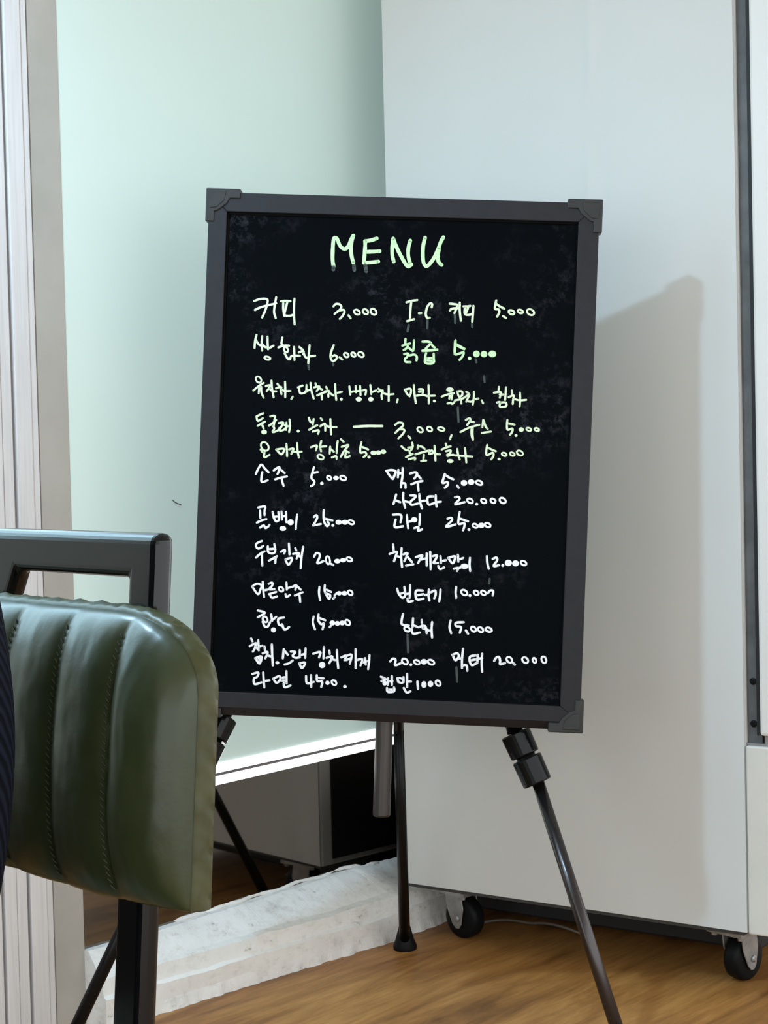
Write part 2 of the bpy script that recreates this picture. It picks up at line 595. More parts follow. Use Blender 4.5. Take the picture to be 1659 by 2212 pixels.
# ------------------------------------------------------------------ menu board
yaw, tilt, roll = -0.04609, -0.03508, 0.06004
BROT = (Matrix.Rotation(yaw, 3, 'Z') @ Matrix.Rotation(tilt, 3, 'X') @ Matrix.Rotation(roll, 3, 'Y'))
BC = Vector((0.01655, 2.55503, 0.85882))
BW, BH = 0.600, 0.803
BOARD = Matrix.Translation(BC) @ BROT.to_4x4()
# root at the board's lower edge
ROOT = BOARD @ Matrix.Translation((0, 0, -BH / 2))
board = thing('menu_board', 'black handwritten menu board in a charcoal frame standing on the easel', 'menu board', ROOT)
BI = ROOT.inverted()
HW = BW / 2 - 0.0045
z_lo, z_hi = 0.003, BH - 0.0055
iL, iR, iT, iB = -BW / 2 + 0.0325, BW / 2 - 0.0355, BH - 0.0345, 0.0395
DEP = 0.022


def rail_piece(poly, y0=0.0, y1=DEP):
    bb = BM()
    prism(bb, poly, y0, y1)
    return new_obj('frame_rail', bb, m_frame, board, bevel=0.0012)


rail_piece([(-HW, z_hi), (HW, z_hi), (iR, iT), (iL, iT)])
rail_piece([(-HW, z_lo + 0.012), (iL, iB), (iL, iT), (-HW, z_hi)])
rail_piece([(HW, z_lo + 0.012), (HW, z_hi), (iR, iT), (iR, iB)])
# bottom rail: flat face, then a chamfer that turns under
b = BM()
yz = [(0.0, iB), (0.0, z_lo + 0.0135), (0.011, z_lo), (DEP, z_lo), (DEP, iB)]
va = [b.verts.new((-HW + 0.0 * (z - z_lo), y, z)) for y, z in yz]
vb = [b.verts.new((HW, y, z)) for y, z in yz]
for i in (0, 4):
    va[i].co.x = iL
    vb[i].co.x = iR
n = len(va)
b.faces.new(va)
b.faces.new(vb[::-1])
for i in range(n):
    b.faces.new((va[i], vb[i], vb[(i + 1) % n], va[(i + 1) % n]))
new_obj('frame_rail', b, m_frame, board, bevel=0.001)
b = BM()
box(b, iL - 0.008, iR + 0.008, 0.0075, 0.013, iB - 0.008, iT + 0.008)
panel = new_obj('writing_panel', b, m_board, board)
for x0, x1, z0, z1 in ((iL, iR, iT - 0.0032, iT), (iL, iR, iB, iB + 0.0022), (iL, iL + 0.0030, iB, iT), (iR - 0.0016, iR, iB, iT)):
    b = BM()
    box(b, x0, x1, 0.0045, 0.0075, z0, z1)
    new_obj('inner_bead', b, m_bead, board)
b = BM()
box(b, iL - 0.01, iR + 0.01, 0.0135, 0.0195, iB - 0.01, iT + 0.01)
new_obj('backing_sheet', b, m_underside, board)
k = 0.000699
shape = [(0, 0), (75, 0), (75, 21), (52, 21), (45, 33), (28, 47), (19, 50), (19, 72), (0, 72)]
for sx, sz in ((-1, 1), (1, 1), (1, -1), (-1, -1)):
    b = BM()
    poly = [((BW / 2 - x * k) * sx, (BH - z * k) if sz > 0 else z * k) for x, z in shape]
    prism(b, poly, -0.0022, DEP + 0.002)
    c = new_obj('corner_protector', b, m_corner, board, bevel=0.0014)
    b = BM()
    poly = [((BW / 2 - x * k) * sx, (BH - z * k) if sz > 0 else z * k) for x, z in ((7, 7), (44, 7), (40, 26), (24, 41), (9, 43))]
    prism(b, poly, -0.0034, -0.0018)
    new_obj('raised_face', b, m_corner, c, bevel=0.001)

# ---- handwriting, traced stroke by stroke and laid on the writing panel
PN = (BROT @ Vector((0, 1, 0)))
PP = ROOT @ Vector((0, 0.0075, 0))
TEXT = {
 'A': (690, 490, 5.53, 44),
 'B': (530, 630, 5.184, 24), 'C': (850, 630, 5.184, 25), 'D': (530, 805, 5.184, 23), 'E': (850, 805, 5.184, 23),
 'F': (530, 995, 5.184, 24), 'G': (820, 995, 5.184, 25), 'H': (530, 1160, 5.184, 24), 'I': (830, 1160, 5.184, 25),
 'J': (530, 1310, 5.184, 25), 'K': (810, 1310, 4.254, 21)}
# crop | ink | strokes: polyline "x,y x,y", ring "o cx,cy,rx,ry", dot "d cx,cy,rx,ry"
WORDS = '''
A|g|170,470 158,400 160,260 170,150 190,130 215,150 240,215 275,255 315,262 350,220 380,150 405,105;405,105 385,180 375,260 385,350 405,430
A|g|548,170 545,260 538,350 532,425;545,172 620,160 685,138;550,300 640,297 720,292;530,430 620,425 703,415
A|g|888,415 870,330 870,240 882,140;882,140 920,240 980,360 1050,470 1100,450;1085,165 1062,260 1062,350 1085,440
A|g|1262,130 1240,230 1235,340 1245,430 1275,470 1310,450 1370,370 1420,260 1450,180 1480,125;1430,250 1415,350 1425,420 1460,455
B|l|100,105 160,85 220,80 250,95 240,160 215,230 188,290;108,205 160,180 240,155 310,140 345,130;345,65 330,150 322,230 340,295
B|l|400,108 450,105 505,108;425,115 425,190 435,270;470,115 455,180 440,260 500,270 540,255;550,80 545,160 545,260 552,365
B|l|988,165 1010,140 1050,140 1075,165 1060,200 1000,248;1050,210 1100,205 1110,230 1090,270 1058,305;1155,265 1178,298;o 1250,230,33,28;o 1345,225,31,28;o 1435,225,33,34
B|l|125,485 110,550 103,630;120,545 150,590 190,610;188,500 183,580 188,660;190,590 220,620 240,625;248,505 250,580 255,645;255,640 290,620 315,605;o 247,745,34,18
B|l|415,515 405,580 420,600;370,625 430,605 490,605;o 455,650,24,30;440,690 475,750 500,755 520,720 610,718;545,620 548,690 550,765
B|l|605,620 640,650;600,680 650,665 650,700;650,675 670,730 700,740;720,600 712,690 705,800;715,725 780,718
B|l|990,600 960,680 955,740 975,775 1010,765 1025,730 1000,712 965,730;1055,735 1085,760;o 1130,710,27,25;o 1210,705,24,24;o 1295,705,33,28
C|l|145,120 200,105 265,95;200,110 190,200 185,310;155,330 230,310;285,242 310,240;428,175 432,140 405,135 375,180 362,250 375,290 405,293
C|l|630,135 680,140 715,150 700,200 682,240;632,210 660,190 740,185;742,125 742,220 755,325
C|l|785,165 830,165 860,160;800,170 795,240;840,165 820,220 805,255 850,260 885,245;895,160 890,240 882,335
C|l|1150,100 1140,150 1138,195 1175,200 1185,230 1160,280;1150,135 1190,165 1240,190;1228,275 1260,295;o 1322,232,33,24;o 1420,222,30,20;o 1535,230,40,33
C|g|135,530 130,580;100,605 150,590 185,580;165,590 150,630 115,655;160,620 215,665;230,545 228,600 222,660;120,700 165,695 150,735 130,750 135,785 190,790;180,715 230,705 260,725 258,770
C|g|325,560 385,560 420,575 395,605 360,640;415,570 440,610 460,625;325,660 410,655 490,648;325,664 410,660 490,652;365,690 355,740 360,800 445,800 450,740 450,695;370,745 440,745;362,770 445,775
C|g|695,545 692,620 690,700 745,690 785,680 775,720 740,765;690,555 686,620 685,700;705,590 750,615 795,640;705,600 750,625 790,646;d 852,748,21,20;d 928,698,38,38;d 1013,700,38,36;d 1107,698,44,38
D|l|o 148,78,32,35;90,200 150,150 205,115;155,165 150,230;178,160 180,220 205,280
D|l|230,150 280,140 260,180 240,205;265,170 300,205 345,210;293,90 300,180 317,275
D|l|360,125 375,150;345,175 400,160 395,200 405,240;445,105 447,190 447,275;400,190 440,205 505,205;530,270 515,295
D|l|590,165 640,145;600,165 615,230 665,225 690,195;672,210 730,190;685,140 682,215;730,115 740,200 765,290
D|l|785,120 795,150;770,165 830,155 800,205;810,165 860,190;805,255 860,230 905,215;855,240 858,300
D|l|905,160 915,180;890,210 940,205 930,245 930,270;940,225 985,255;1005,130 1010,220 1018,305;1015,230 1080,215;d 1075,298,16,18
D|l|1165,155 1175,245;1175,220 1210,210;1235,150 1240,220;1210,210 1280,205;1285,150 1290,250;d 1270,298,35,26
D|l|1310,200 1350,195 1345,245;1400,140 1405,190 1410,240;1410,220 1465,200;d 1405,298,30,25
D|l|1490,180 1510,195;1490,215 1540,200 1525,250 1530,295;1540,230 1600,245 1659,240;1605,150 1605,230 1605,315
E|l|47,300 38,330;125,190 190,180 195,225 180,265;130,195 150,235 180,262;228,140 235,240 250,340
E|l|285,185 330,190 325,240;250,260 330,250 380,265;285,215 320,210;392,140 395,240 395,345;395,260 460,258;d 458,318,17,15
E|l|d 632,190,42,26;540,268 620,240 675,230;635,240 625,290;660,240 650,300;605,345 640,340 660,350 685,325
E|l|715,210 765,210 770,250 735,270 715,215;690,310 760,295 800,275;755,300 760,345
E|l|815,215 840,230;805,270 850,245 830,290 815,325;830,320 870,325 890,310;900,215 900,280 888,355;900,300 950,290;988,312 1003,342
E|l|1180,160 1175,215;1125,225 1200,220 1190,280;1190,245 1230,245;1260,165 1255,240 1250,305;1160,335 1195,330 1190,380 1260,375 1258,335 1200,335
E|l|1325,200 1328,240;1290,275 1345,255 1340,300 1335,350;1345,290 1410,310 1485,305;1415,225 1418,300 1412,375
D|l|200,455 145,480 125,495;125,490 140,540 195,510;140,595 190,565 220,550;185,575 205,625;d 210,665,33,26
D|l|280,490 330,485 325,530;265,595 320,555 345,530;325,540 320,590;310,600 325,625 305,665 360,650 380,620
D|l|375,565 425,560 400,610 385,650 430,640 470,600;440,590 480,600;495,525 500,600 490,665;460,560 455,640;d 592,655,17,16
D|l|712,505 725,545 745,560;765,520 755,580;715,640 770,605 805,590;755,660 820,645 815,685
D|l|845,510 860,530;840,600 890,570 895,620 895,650;890,590 940,605 1020,610;952,520 955,600 962,690
D|l|1215,610 1300,603 1380,600 1535,600;1215,604 1300,599 1380,596 1535,597
E|l|20,585 55,560 100,565 105,595 60,635 20,675;75,635 120,640 110,680 55,735;165,710 190,735;o 298,640,32,28;o 405,632,29,26;o 535,632,38,20;650,700 632,745
E|l|810,530 850,510 860,535 825,585;850,545 900,555;750,665 850,615 960,585;875,620 873,690 888,750;887,620 885,690 890,750
E|l|1005,530 995,610;1010,535 1030,600 1055,630;990,675 1090,660
E|l|1275,530 1270,600 1280,640 1330,625 1330,660 1305,695;1285,570 1355,582;d 1372,703,17,15;d 1430,638,30,26;o 1515,635,28,18;o 1605,637,26,17
D|l|o 218,826,45,48;172,860 190,890;215,890 212,948 272,920
D|l|345,860 420,850 435,865 405,915 350,865;460,800 465,870 468,935
D|l|490,860 540,850 515,910;525,880 570,890 630,885;580,790 585,870 600,950
D|l|735,835 800,815 790,870;850,765 835,830;840,830 905,825;840,845 848,880;o 842,945,35,28
D|l|950,830 945,905;950,850 990,885;1035,765 1025,830 1022,900;970,950 1015,935 1022,965
D|l|1070,745 1100,775;1080,830 1155,810 1110,870 1070,940;1115,870 1160,895;1125,900 1120,950 1170,935
D|l|1300,780 1288,840 1290,895 1340,890 1355,920 1325,945;1305,830 1375,860;d 1385,945,18,17;d 1435,898,34,24;d 1490,895,32,25;d 1545,885,32,25
E|l|90,825 130,860 165,870;210,785 215,830 195,870;165,840 210,835;140,945 215,910;180,880 185,920;170,970 240,955 238,975
E|l|275,815 270,850;285,825 320,830 350,855;245,915 330,890 400,870;340,920 335,970;310,990 365,985
E|l|395,890 430,870 440,900 400,910;460,820 465,900 470,985;465,910 520,915
E|l|585,795 595,830;540,860 600,835 640,825;590,880 640,870 630,905 600,920;605,935 660,920 690,930;d 635,990,38,22
E|l|715,855 720,900 740,970;690,925 740,930 880,940;800,845 808,920 815,1005
E|l|1050,810 1040,870 1045,925 1110,895 1120,930 1095,970;1065,845 1145,880;d 1182,968,18,14;o 1240,915,28,19;o 1330,912,28,19;o 1415,900,35,28
F|w|118,150 145,90 180,45 215,85 260,130;190,130 180,190 185,240 250,220
F|w|318,110 360,80 385,80 370,130 360,150;385,90 440,140;335,210 400,190 465,178;405,190 415,240 428,280
F|w|768,75 750,135 740,195 770,230 765,265 735,285;750,140 810,128;d 857,255,20,19;o 938,193,24,22;d 1015,195,32,24;o 1095,195,34,25
F|w|145,525 220,515 215,560 215,610;165,560 168,640;130,695 180,670 235,655;165,750 205,725 225,755 260,735 270,720
F|w|305,575 320,640 345,680 375,660 370,575;315,630 365,625;405,570 410,660;410,625 455,620;455,575 460,690;d 420,760,38,27
F|w|d 507,690,36,34;580,605 570,690 565,765
F|w|768,630 795,610 805,640 770,710 760,725 845,710;878,555 875,620 885,690 915,735 935,710 920,680;890,650 975,670;d 980,725,17,16;d 1045,690,36,28;d 1115,690,36,28;o 1185,690,32,24
G|w|75,115 130,105 180,120 165,170 150,205;80,120 110,165 145,205;210,105 205,185;210,145 255,140;258,85 255,180 245,240 240,300;240,255 285,255 290,305
G|w|340,145 400,130 420,150 390,200;415,150 460,200;355,265 420,240 480,228;430,245 430,290 435,335
G|w|730,150 715,200 705,250 760,240 760,275 730,305;735,160 780,190 825,210;870,280 885,305;d 945,250,36,32;d 1025,240,38,32;o 1115,248,36,24
G|w|185,380 170,440 155,485;170,440 230,465;265,360 265,440 285,525;270,450 325,465
G|w|345,390 405,395 380,430 350,455 355,495 430,480;445,375 450,450 475,535;455,455 510,448
G|w|600,400 540,410 545,490 600,480 640,465;628,390 630,450 638,515;630,465 685,460
G|w|845,410 880,405 895,430 845,490 950,465;o 1012,450,32,26;d 1088,488,17,16;o 1165,452,30,25;o 1270,450,29,26;o 1378,447,35,31
G|w|150,605 240,610 235,690;180,660 170,745 260,735;305,610 310,680 320,755;320,685 370,675
G|w|d 387,662,36,30;450,600 450,660 445,720;390,755 435,745 430,785 475,770
G|w|760,650 800,640 810,670 745,740 850,715;897,575 885,650 885,710 945,700 950,730 935,780;900,650 990,680;d 1000,772,17,15;o 1070,730,29,22;d 1140,725,36,30;o 1210,722,32,24
H|w|185,45 130,70 120,105 150,130 200,100;120,230 170,185 215,160;185,185 190,320
H|w|252,105 255,165 300,185 335,160 325,80;270,135 330,130;265,265 310,240 355,215;340,230 335,290
H|w|400,165 435,145 445,155 435,185;488,75 495,195;450,250 520,235 510,280 480,310 450,255
H|w|560,125 570,150;535,190 600,180 575,240;575,200 625,225;648,110 630,220 620,350
H|w|770,220 795,180 830,190 830,230 805,295 875,270;o 925,260,24,45;960,300 985,315;d 1030,270,36,26;d 1095,260,34,24;o 1165,250,32,22
H|w|75,555 125,525 180,540 165,600 140,640 80,560;195,500 200,590 210,670
H|w|262,525 300,510 300,545 265,585 325,585;210,598 250,590;265,640 345,615;275,645 300,680 355,665
H|w|o 400,585,26,26;460,510 465,590;465,575 515,560;450,640 460,670 500,650
H|w|525,560 570,540 560,590;580,550 620,590;555,655 640,620;605,640 615,725
H|w|830,560 825,630 838,705;890,540 890,610 935,690 950,650 895,630;910,590 960,615;985,690 1000,675;1000,650 1040,620 1060,640;d 1050,630,30,24;d 1110,630,32,26;o 1175,625,27,27
I|w|100,85 105,150;60,190 130,165 140,180 110,270;130,210 190,230;195,125 190,230 200,335
I|w|215,195 260,180 245,230 225,270;250,210 310,280;245,320 325,305
I|w|355,225 430,205 400,250 380,290;400,255 460,240;475,185 475,320;515,165 520,360
I|w|545,215 590,205 575,250 550,290 600,290;630,215 635,290;640,270 690,260;605,325 625,360 670,340
I|w|715,235 790,215 790,250 765,295 720,240;825,200 830,275;830,255 885,235;780,355 830,345 815,380
I|w|d 898,328,44,30;830,350 870,335;960,235 955,310 962,380
I|w|1150,215 1155,290 1170,355;1215,245 1255,230 1265,260 1225,325 1285,315;d 1328,318,17,16;d 1390,290,40,36;d 1470,295,38,34;o 1560,292,32,25
I|w|145,580 165,640 205,680 235,650 225,560;180,635 230,620;290,540 288,620 285,680;240,640 285,630;260,690 270,725 320,715
I|w|430,600 360,600 350,650 370,700 440,690;360,655 440,640;500,590 495,650 505,710;460,650 500,645
I|w|520,620 570,600 575,650 560,685;630,590 625,660 615,720
I|w|805,560 800,620 805,680;o 895,622,35,30;d 960,655,17,16;o 1030,625,28,25;o 1110,625,28,25;1160,630 1185,600 1220,605 1215,655
J|w|140,45 220,70 140,120;o 222,145,28,32;195,170 215,220 250,225 275,180;290,90 300,160;285,165 345,118;d 315,262,29,28
J|w|430,125 370,140 375,200 420,215;410,200 440,260 490,230
J|w|765,115 755,180 780,255;820,90 815,150 850,200 880,190 865,255;830,130 895,155;945,230 960,215;d 975,185,32,28;d 1030,190,30,27;d 1085,185,30,27;o 1145,180,28,30
J|w|65,360 80,390;50,445 120,410 110,460 85,505;110,445 150,490;145,380 150,470;150,450 190,440;110,580 180,560 160,640 115,585;130,585 165,575 155,615
J|w|215,450 220,490;195,525 250,510 225,580;240,545 290,560;297,425 300,530 308,660;d 358,630,22,18
J|w|430,480 420,580;435,490 475,540;440,650 490,635 530,605
J|w|510,505 560,510 530,550 560,575 600,570;610,490 610,570;615,545 670,530;675,470 670,575;605,635 670,630 635,690 605,640
J|w|760,530 840,510 825,570;880,455 875,580;d 860,655,36,36
J|w|940,495 945,530;910,575 975,560 940,635;960,590 1010,600;1025,490 1030,590 1040,690
J|w|1075,570 1130,550 1110,600;1120,560 1190,540 1170,640;1130,600 1180,580;1235,480 1235,580 1235,690
J|w|1250,600 1310,590 1290,660;1340,580 1348,650;1310,630 1370,610;1390,545 1385,620 1375,700
K|w|258,70 245,130 250,165 310,175;o 295,208,27,22;350,110 345,190;345,170 385,185;340,210 350,250 410,240
K|w|430,125 432,165;400,190 460,180 475,245;440,200 510,225;525,145 520,215 525,285
K|w|695,130 685,190 700,245;815,145 745,150 745,180 790,190 780,240;835,220 855,250;o 905,208,23,23;o 970,213,25,22;o 1045,213,29,20
K|w|140,505 165,480 190,490 185,540 240,520;o 275,505,28,26;d 330,535,14,13;o 385,512,26,20;d 450,508,30,26;o 515,512,30,22
K|w|710,445 755,430 770,460 740,495 715,450;810,390 800,480 800,565;765,480 800,475;800,545 840,540 848,590
K|w|925,450 875,460 870,500 890,540 935,520;880,495 930,485;945,445 940,520;945,480 985,475;985,435 980,510 985,600
K|w|1095,500 1115,470 1140,465 1150,500 1150,530 1195,520;o 1235,490,26,26;1270,520 1285,535;o 1380,493,28,26;o 1465,495,17,22;o 1552,490,23,30
J|w|80,755 145,740 135,785 95,810 105,870 180,850;200,740 205,820 212,905;210,835 270,828
J|w|310,810 380,780 390,820 350,855 315,815;400,800 450,790;405,830 450,830;460,725 462,860;430,860 440,905 505,885
J|w|680,780 690,860 765,845;735,770 738,900;800,770 805,835 860,840 850,900;810,800 875,805;d 920,855,24,24;o 993,853,27,27;d 1115,897,20,18
K|w|55,645 90,660;60,685 115,665;d 90,705,22,22;120,660 118,720;125,690 160,685;155,640 155,720;110,750 120,785 175,780 175,745;120,765 172,765
K|w|o 235,680,27,22;205,660 215,695;262,650 262,695;295,620 295,740;295,690 330,690;265,750 290,790 325,780
K|w|390,690 395,755;d 450,718,24,32;d 510,712,26,28;o 580,705,23,24
'''
DRIPS = '''
A|k|168,485 167,510;412,465 417,515;548,460 560,530
B|k|705,815 712,870;980,795 985,825
C|k|170,375 158,445;382,300 378,410;690,260 692,350;880,350 882,400;920,760 928,790
E|k|1015,40 1020,105;720,390 728,550
I|k|1180,470 1175,520
K|k|298,260 305,420;748,560 755,690
'''
layer = [0]


def smooth_line(P, sub=5):
    if len(P) < 3:
        return P
    out = []
    for i in range(len(P) - 1):
        p0 = P[max(i - 1, 0)]
        p1, p2 = P[i], P[i + 1]
        p3 = P[min(i + 2, len(P) - 1)]
        for q in range(sub):
            t = q / sub
            a = 2 * p1 + (p2 - p0) * t + (2 * p0 - 5 * p1 + 4 * p2 - p3) * t * t + (3 * p1 - p0 - 3 * p2 + p3) * t ** 3
            out.append(a * 0.5)
    out.append(P[-1])
    return out


def to_board(x, y):
    q = BI @ on_plane(x, y, PP, PN)
    return Vector((q.x, q.z))


def ribbon(bm, P, hw, closed=False):
    layer[0] += 1
    y = 0.0075 - 0.0003 - 0.000002 * (layer[0] % 60)
    n = len(P)
    L, Rr = [], []
    for i, p in enumerate(P):
        a = P[(i - 1) % n] if (closed or i > 0) else p
        c = P[(i + 1) % n] if (closed or i < n - 1) else p
        d = c - a
        if d.length < 1e-9:
            d = Vector((1, 0))
        d.normalize()
        nn = Vector((-d.y, d.x))
        wv = hw * (1 + 0.12 * noise.noise(Vector((p.x * 260, p.y * 260, layer[0] * 3.1))))
        L.append(bm.verts.new((p.x + nn.x * wv, y, p.y + nn.y * wv)))
        Rr.append(bm.verts.new((p.x - nn.x * wv, y, p.y - nn.y * wv)))
    for i in range(n if closed else n - 1):
        j = (i + 1) % n
        bm.faces.new((L[i], L[j], Rr[j], Rr[i]))
    if not closed:
        for e in (0, -1):
            disc(bm, P[e], hw, hw, y)


def disc(bm, c, rx, rz, y, n=14):
    bm.faces.new([bm.verts.new((c.x + rx * math.cos(2 * math.pi * i / n), y, c.y + rz * math.sin(2 * math.pi * i / n))) for i in range(n)])


def write(line, mats, name):
    crop, ink, data = line.split('|')
    x0, y0, sc, wd = TEXT[crop]
    bm = BM()
    hw = wd / sc / 2 / 1430.0
    for st in data.split(';'):
        st = st.strip()
        if st[0] in 'od':
            cx, cy, rx, ry = [float(v) for v in st[1:].split(',')]
            c = to_board(x0 + cx / sc, y0 + cy / sc)
            if st[0] == 'd':
                layer[0] += 1
                disc(bm, c, rx / sc / 1430, ry / sc / 1430, 0.0075 - 0.0003 - 0.000002 * (layer[0] % 60), 18)
            else:
                P = [c + Vector((rx / sc / 1430 * math.cos(2 * math.pi * i / 20 + 0.3), ry / sc / 1430 * math.sin(2 * math.pi * i / 20))) for i in range(20)]
                ribbon(bm, P, hw * 0.86, True)
        else:
            P = [to_board(x0 + float(a.split(',')[0]) / sc, y0 + float(a.split(',')[1]) / sc) for a in st.split()]
            ribbon(bm, smooth_line(P), hw)
    for f in bm.faces:
        f.normal_update()
    return new_obj(name, bm, mats[ink], panel)


inks = {'g': m_ink_green, 'l': m_ink_lime, 'w': m_ink_white, 'k': m_drip}
for ln in WORDS.strip().split('\n'):
    write(ln, inks, 'lettering')
for ln in DRIPS.strip().split('\n'):
    cr, ik, dat = ln.split('|')
    for st in dat.split(';'):
        write(cr + '|' + ik + '|' + st, inks, 'ink_drip')

# ------------------------------------------------------------------ easel under and behind the board
easel = thing('easel', 'black metal tripod easel with round leg clamps holding up the menu board', 'easel', Matrix.Translation((0.0, 2.63, 0)))
EI = easel.matrix_world.inverted()


def at_depth(x, y, d):
    return EI @ (EYE + ray(x, y) * d)


def floor_pt(x, y, z=0.0):
    d = ray(x, y)
    return EI @ (EYE + d * ((z - CAM_H) / d.z))


def foot_on(name, p, ax, r):
    b = BM()
    a = Vector(ax).normalized()
    top = p + a * 0.042
    lathe(b, Vector((p.x, p.y, 0)), Vector((p.x, p.y, 0)) + Vector((a.x * 0.3, a.y * 0.3, 1.0)).normalized() * 0.04, [(0, r * 1.95), (0.006, r * 2.0), (0.016, r * 1.6), (0.036, r * 1.08), (0.040, r)], 20)
    return new_obj(name, b, m_rubber, easel, smooth=True)


apex = EI @ (BOARD @ Vector((0.0, 0.075, 0.30)))
# right leg
rt = at_depth(1113, 1583, 2.592)
rl = at_depth(1166, 1702, 2.578)
rf = floor_pt(1358, 2300)
b = BM()
tube(b, rt, apex, 0.0125)
new_obj('upper_leg', b, m_leg, easel, smooth=True)
b = BM()
tube(b, rl - (rf - rl).normalized() * 0.05, rf + (rl - rf).normalized() * 0.006, 0.0098)
new_obj('leg', b, m_leg_shiny, easel, smooth=True)
foot_on('rubber_foot', rf, rl - rf, 0.0105)
dirn = (rl - rt).normalized()
for a, c in ((0.0, 0.0375), (0.0415, 0.0835)):
    b = BM()
    p0, p1 = rt + dirn * a, rt + dirn * c
    Lc = c - a
    lathe(b, p0, p1, [(0, 0.0215), (0.0015, 0.0235), (Lc - 0.0015, 0.0228), (Lc, 0.0212)], 28)
    o = new_obj('leg_clamp', b, m_clamp, easel, bevel=0.0008)
b = BM()
tube(b, rt + dirn * 0.03, rt + dirn * 0.06, 0.015)
new_obj('clamp_neck', b, m_leg, easel, smooth=True)
# left leg, mirrored
lt = at_depth(482, 1548, 2.635)
lf = floor_pt(131, 2290)
ldir = (lf - lt).normalized()
b = BM()
tube(b, lt, apex, 0.0125)
new_obj('upper_leg', b, m_leg, easel, smooth=True)
b = BM()
tube(b, lt + ldir * 0.06, lf - ldir * 0.006, 0.0098)
new_obj('leg', b, m_leg, easel, smooth=True)
foot_on('rubber_foot', lf, lt - lf, 0.0105)
for a, c in ((0.0, 0.0375), (0.0415, 0.0835)):
    b = BM()
    Lc = c - a
    lathe(b, lt + ldir * a, lt + ldir * c, [(0, 0.0215), (0.0015, 0.0235), (Lc - 0.0015, 0.0228), (Lc, 0.0212)], 28)
    new_obj('leg_clamp', b, m_clamp, easel, bevel=0.0008)
b = BM()
tube(b, lt + ldir * 0.03, lt + ldir * 0.06, 0.015)
new_obj('clamp_neck', b, m_leg, easel, smooth=True)
# rear leg
rear_f = floor_pt(875, 2049)
rear_m = at_depth(861, 1575, 2.75)
b = BM()
tube(b, rear_f + (rear_m - rear_f).normalized() * 0.006, rear_m, 0.0098, 0.0085)
tube(b, rear_m, rear_m + (rear_m - rear_f) * 0.55, 0.0085, 0.0085)
new_obj('leg', b, m_leg, easel, smooth=True)
foot_on('rubber_foot', rear_f, rear_m - rear_f, 0.0105)
# grey centre tube hanging under the board
ct, cb = at_depth(831, 1540, 2.60), at_depth(824, 1763, 2.60)
b = BM()
Lc = (cb - ct).length
lathe(b, ct + (ct - cb).normalized() * 0.55, cb, [(0, 0.0135), (0.55 + Lc - 0.003, 0.0135), (0.55 + Lc, 0.0122)], 28)
new_obj('centre_tube', b, m_tube, easel, smooth=False, bevel=0.0005)
b = BM()
lathe(b, apex - Vector((0, 0, 0.05)), apex + Vector((0, 0, 0.03)), [(0, 0.026), (0.004, 0.03), (0.076, 0.03), (0.08, 0.026)], 28)
new_obj('hub', b, m_clamp, easel, smooth=False)
# two hooks that carry the board's lower rail
for x in (-0.17, 0.17):
    b = BM()
    M = EI @ ROOT
    box(b, x - 0.012, x + 0.012, 0.0225, 0.06, 0.004, 0.022, M)
    new_obj('board_hook', b, m_leg, easel, bevel=0.001)

# ------------------------------------------------------------------ green channelled chair
CU = Vector((-0.685, 0.729, 0)).normalized()
CN = Vector((-CU.y, CU.x, 0))
CB = Vector((-0.21014, 1.15734, 0))
CHAIR = Matrix(((CU.x, CN.x, 0, CB.x), (CU.y, CN.y, 0, CB.y), (0, 0, 1, 0), (0, 0, 0, 1)))
chair = thing('chair', 'black steel framed chair with channel-stitched olive green leather back pad', 'chair', CHAIR)
LEAN = math.tan(math.radians(4.5))
SH = Matrix(((1, 0, 0, 0), (0, 1, -LEAN, 0), (0, 0, 1, 0), (0, 0, 0, 1)))   # the back leans away
T_TUBE = 0.0175


def leg_box(name, x0, x1, y0, y1, z0, z1, M=None, bev=0.0032):
    bb = BM()
    box(bb, x0, x1, y0, y1, z0, z1, M)
    return new_obj(name, bb, m_chair_metal, chair, bevel=bev, segs=3)


# back frame: two uprights and the top rail mitred into one hoop
b = BM()
prism(b, [(-0.0025, 0.0), (0.0345, 0.0), (0.0345, 0.783), (0.186, 0.783), (0.196, 0.762), (0.240, 0.735), (0.240, 0.0), (0.2725, 0.0), (0.2725, 0.816), (-0.0025, 0.816)], -T_TUBE, 0.0, SH)
new_obj('back_frame', b, m_chair_metal, chair, bevel=0.0078, segs=5)
leg_box('leg', -0.062, -0.034, 0.36, 0.385, 0.0, 0.375)
leg_box('leg', 0.256, 0.284, 0.36, 0.385, 0.0, 0.375)
leg_box('seat_rail', -0.062, -0.034, -0.02, 0.36, 0.345, 0.375)
leg_box('seat_rail', 0.256, 0.284, -0.02, 0.36, 0.345, 0.375)
leg_box('seat_rail', -0.034, 0.256, -0.026, -0.004 + 0.0, 0.345, 0.372)
leg_box('seat_rail', -0.034, 0.256, 0.36, 0.385, 0.345, 0.372)
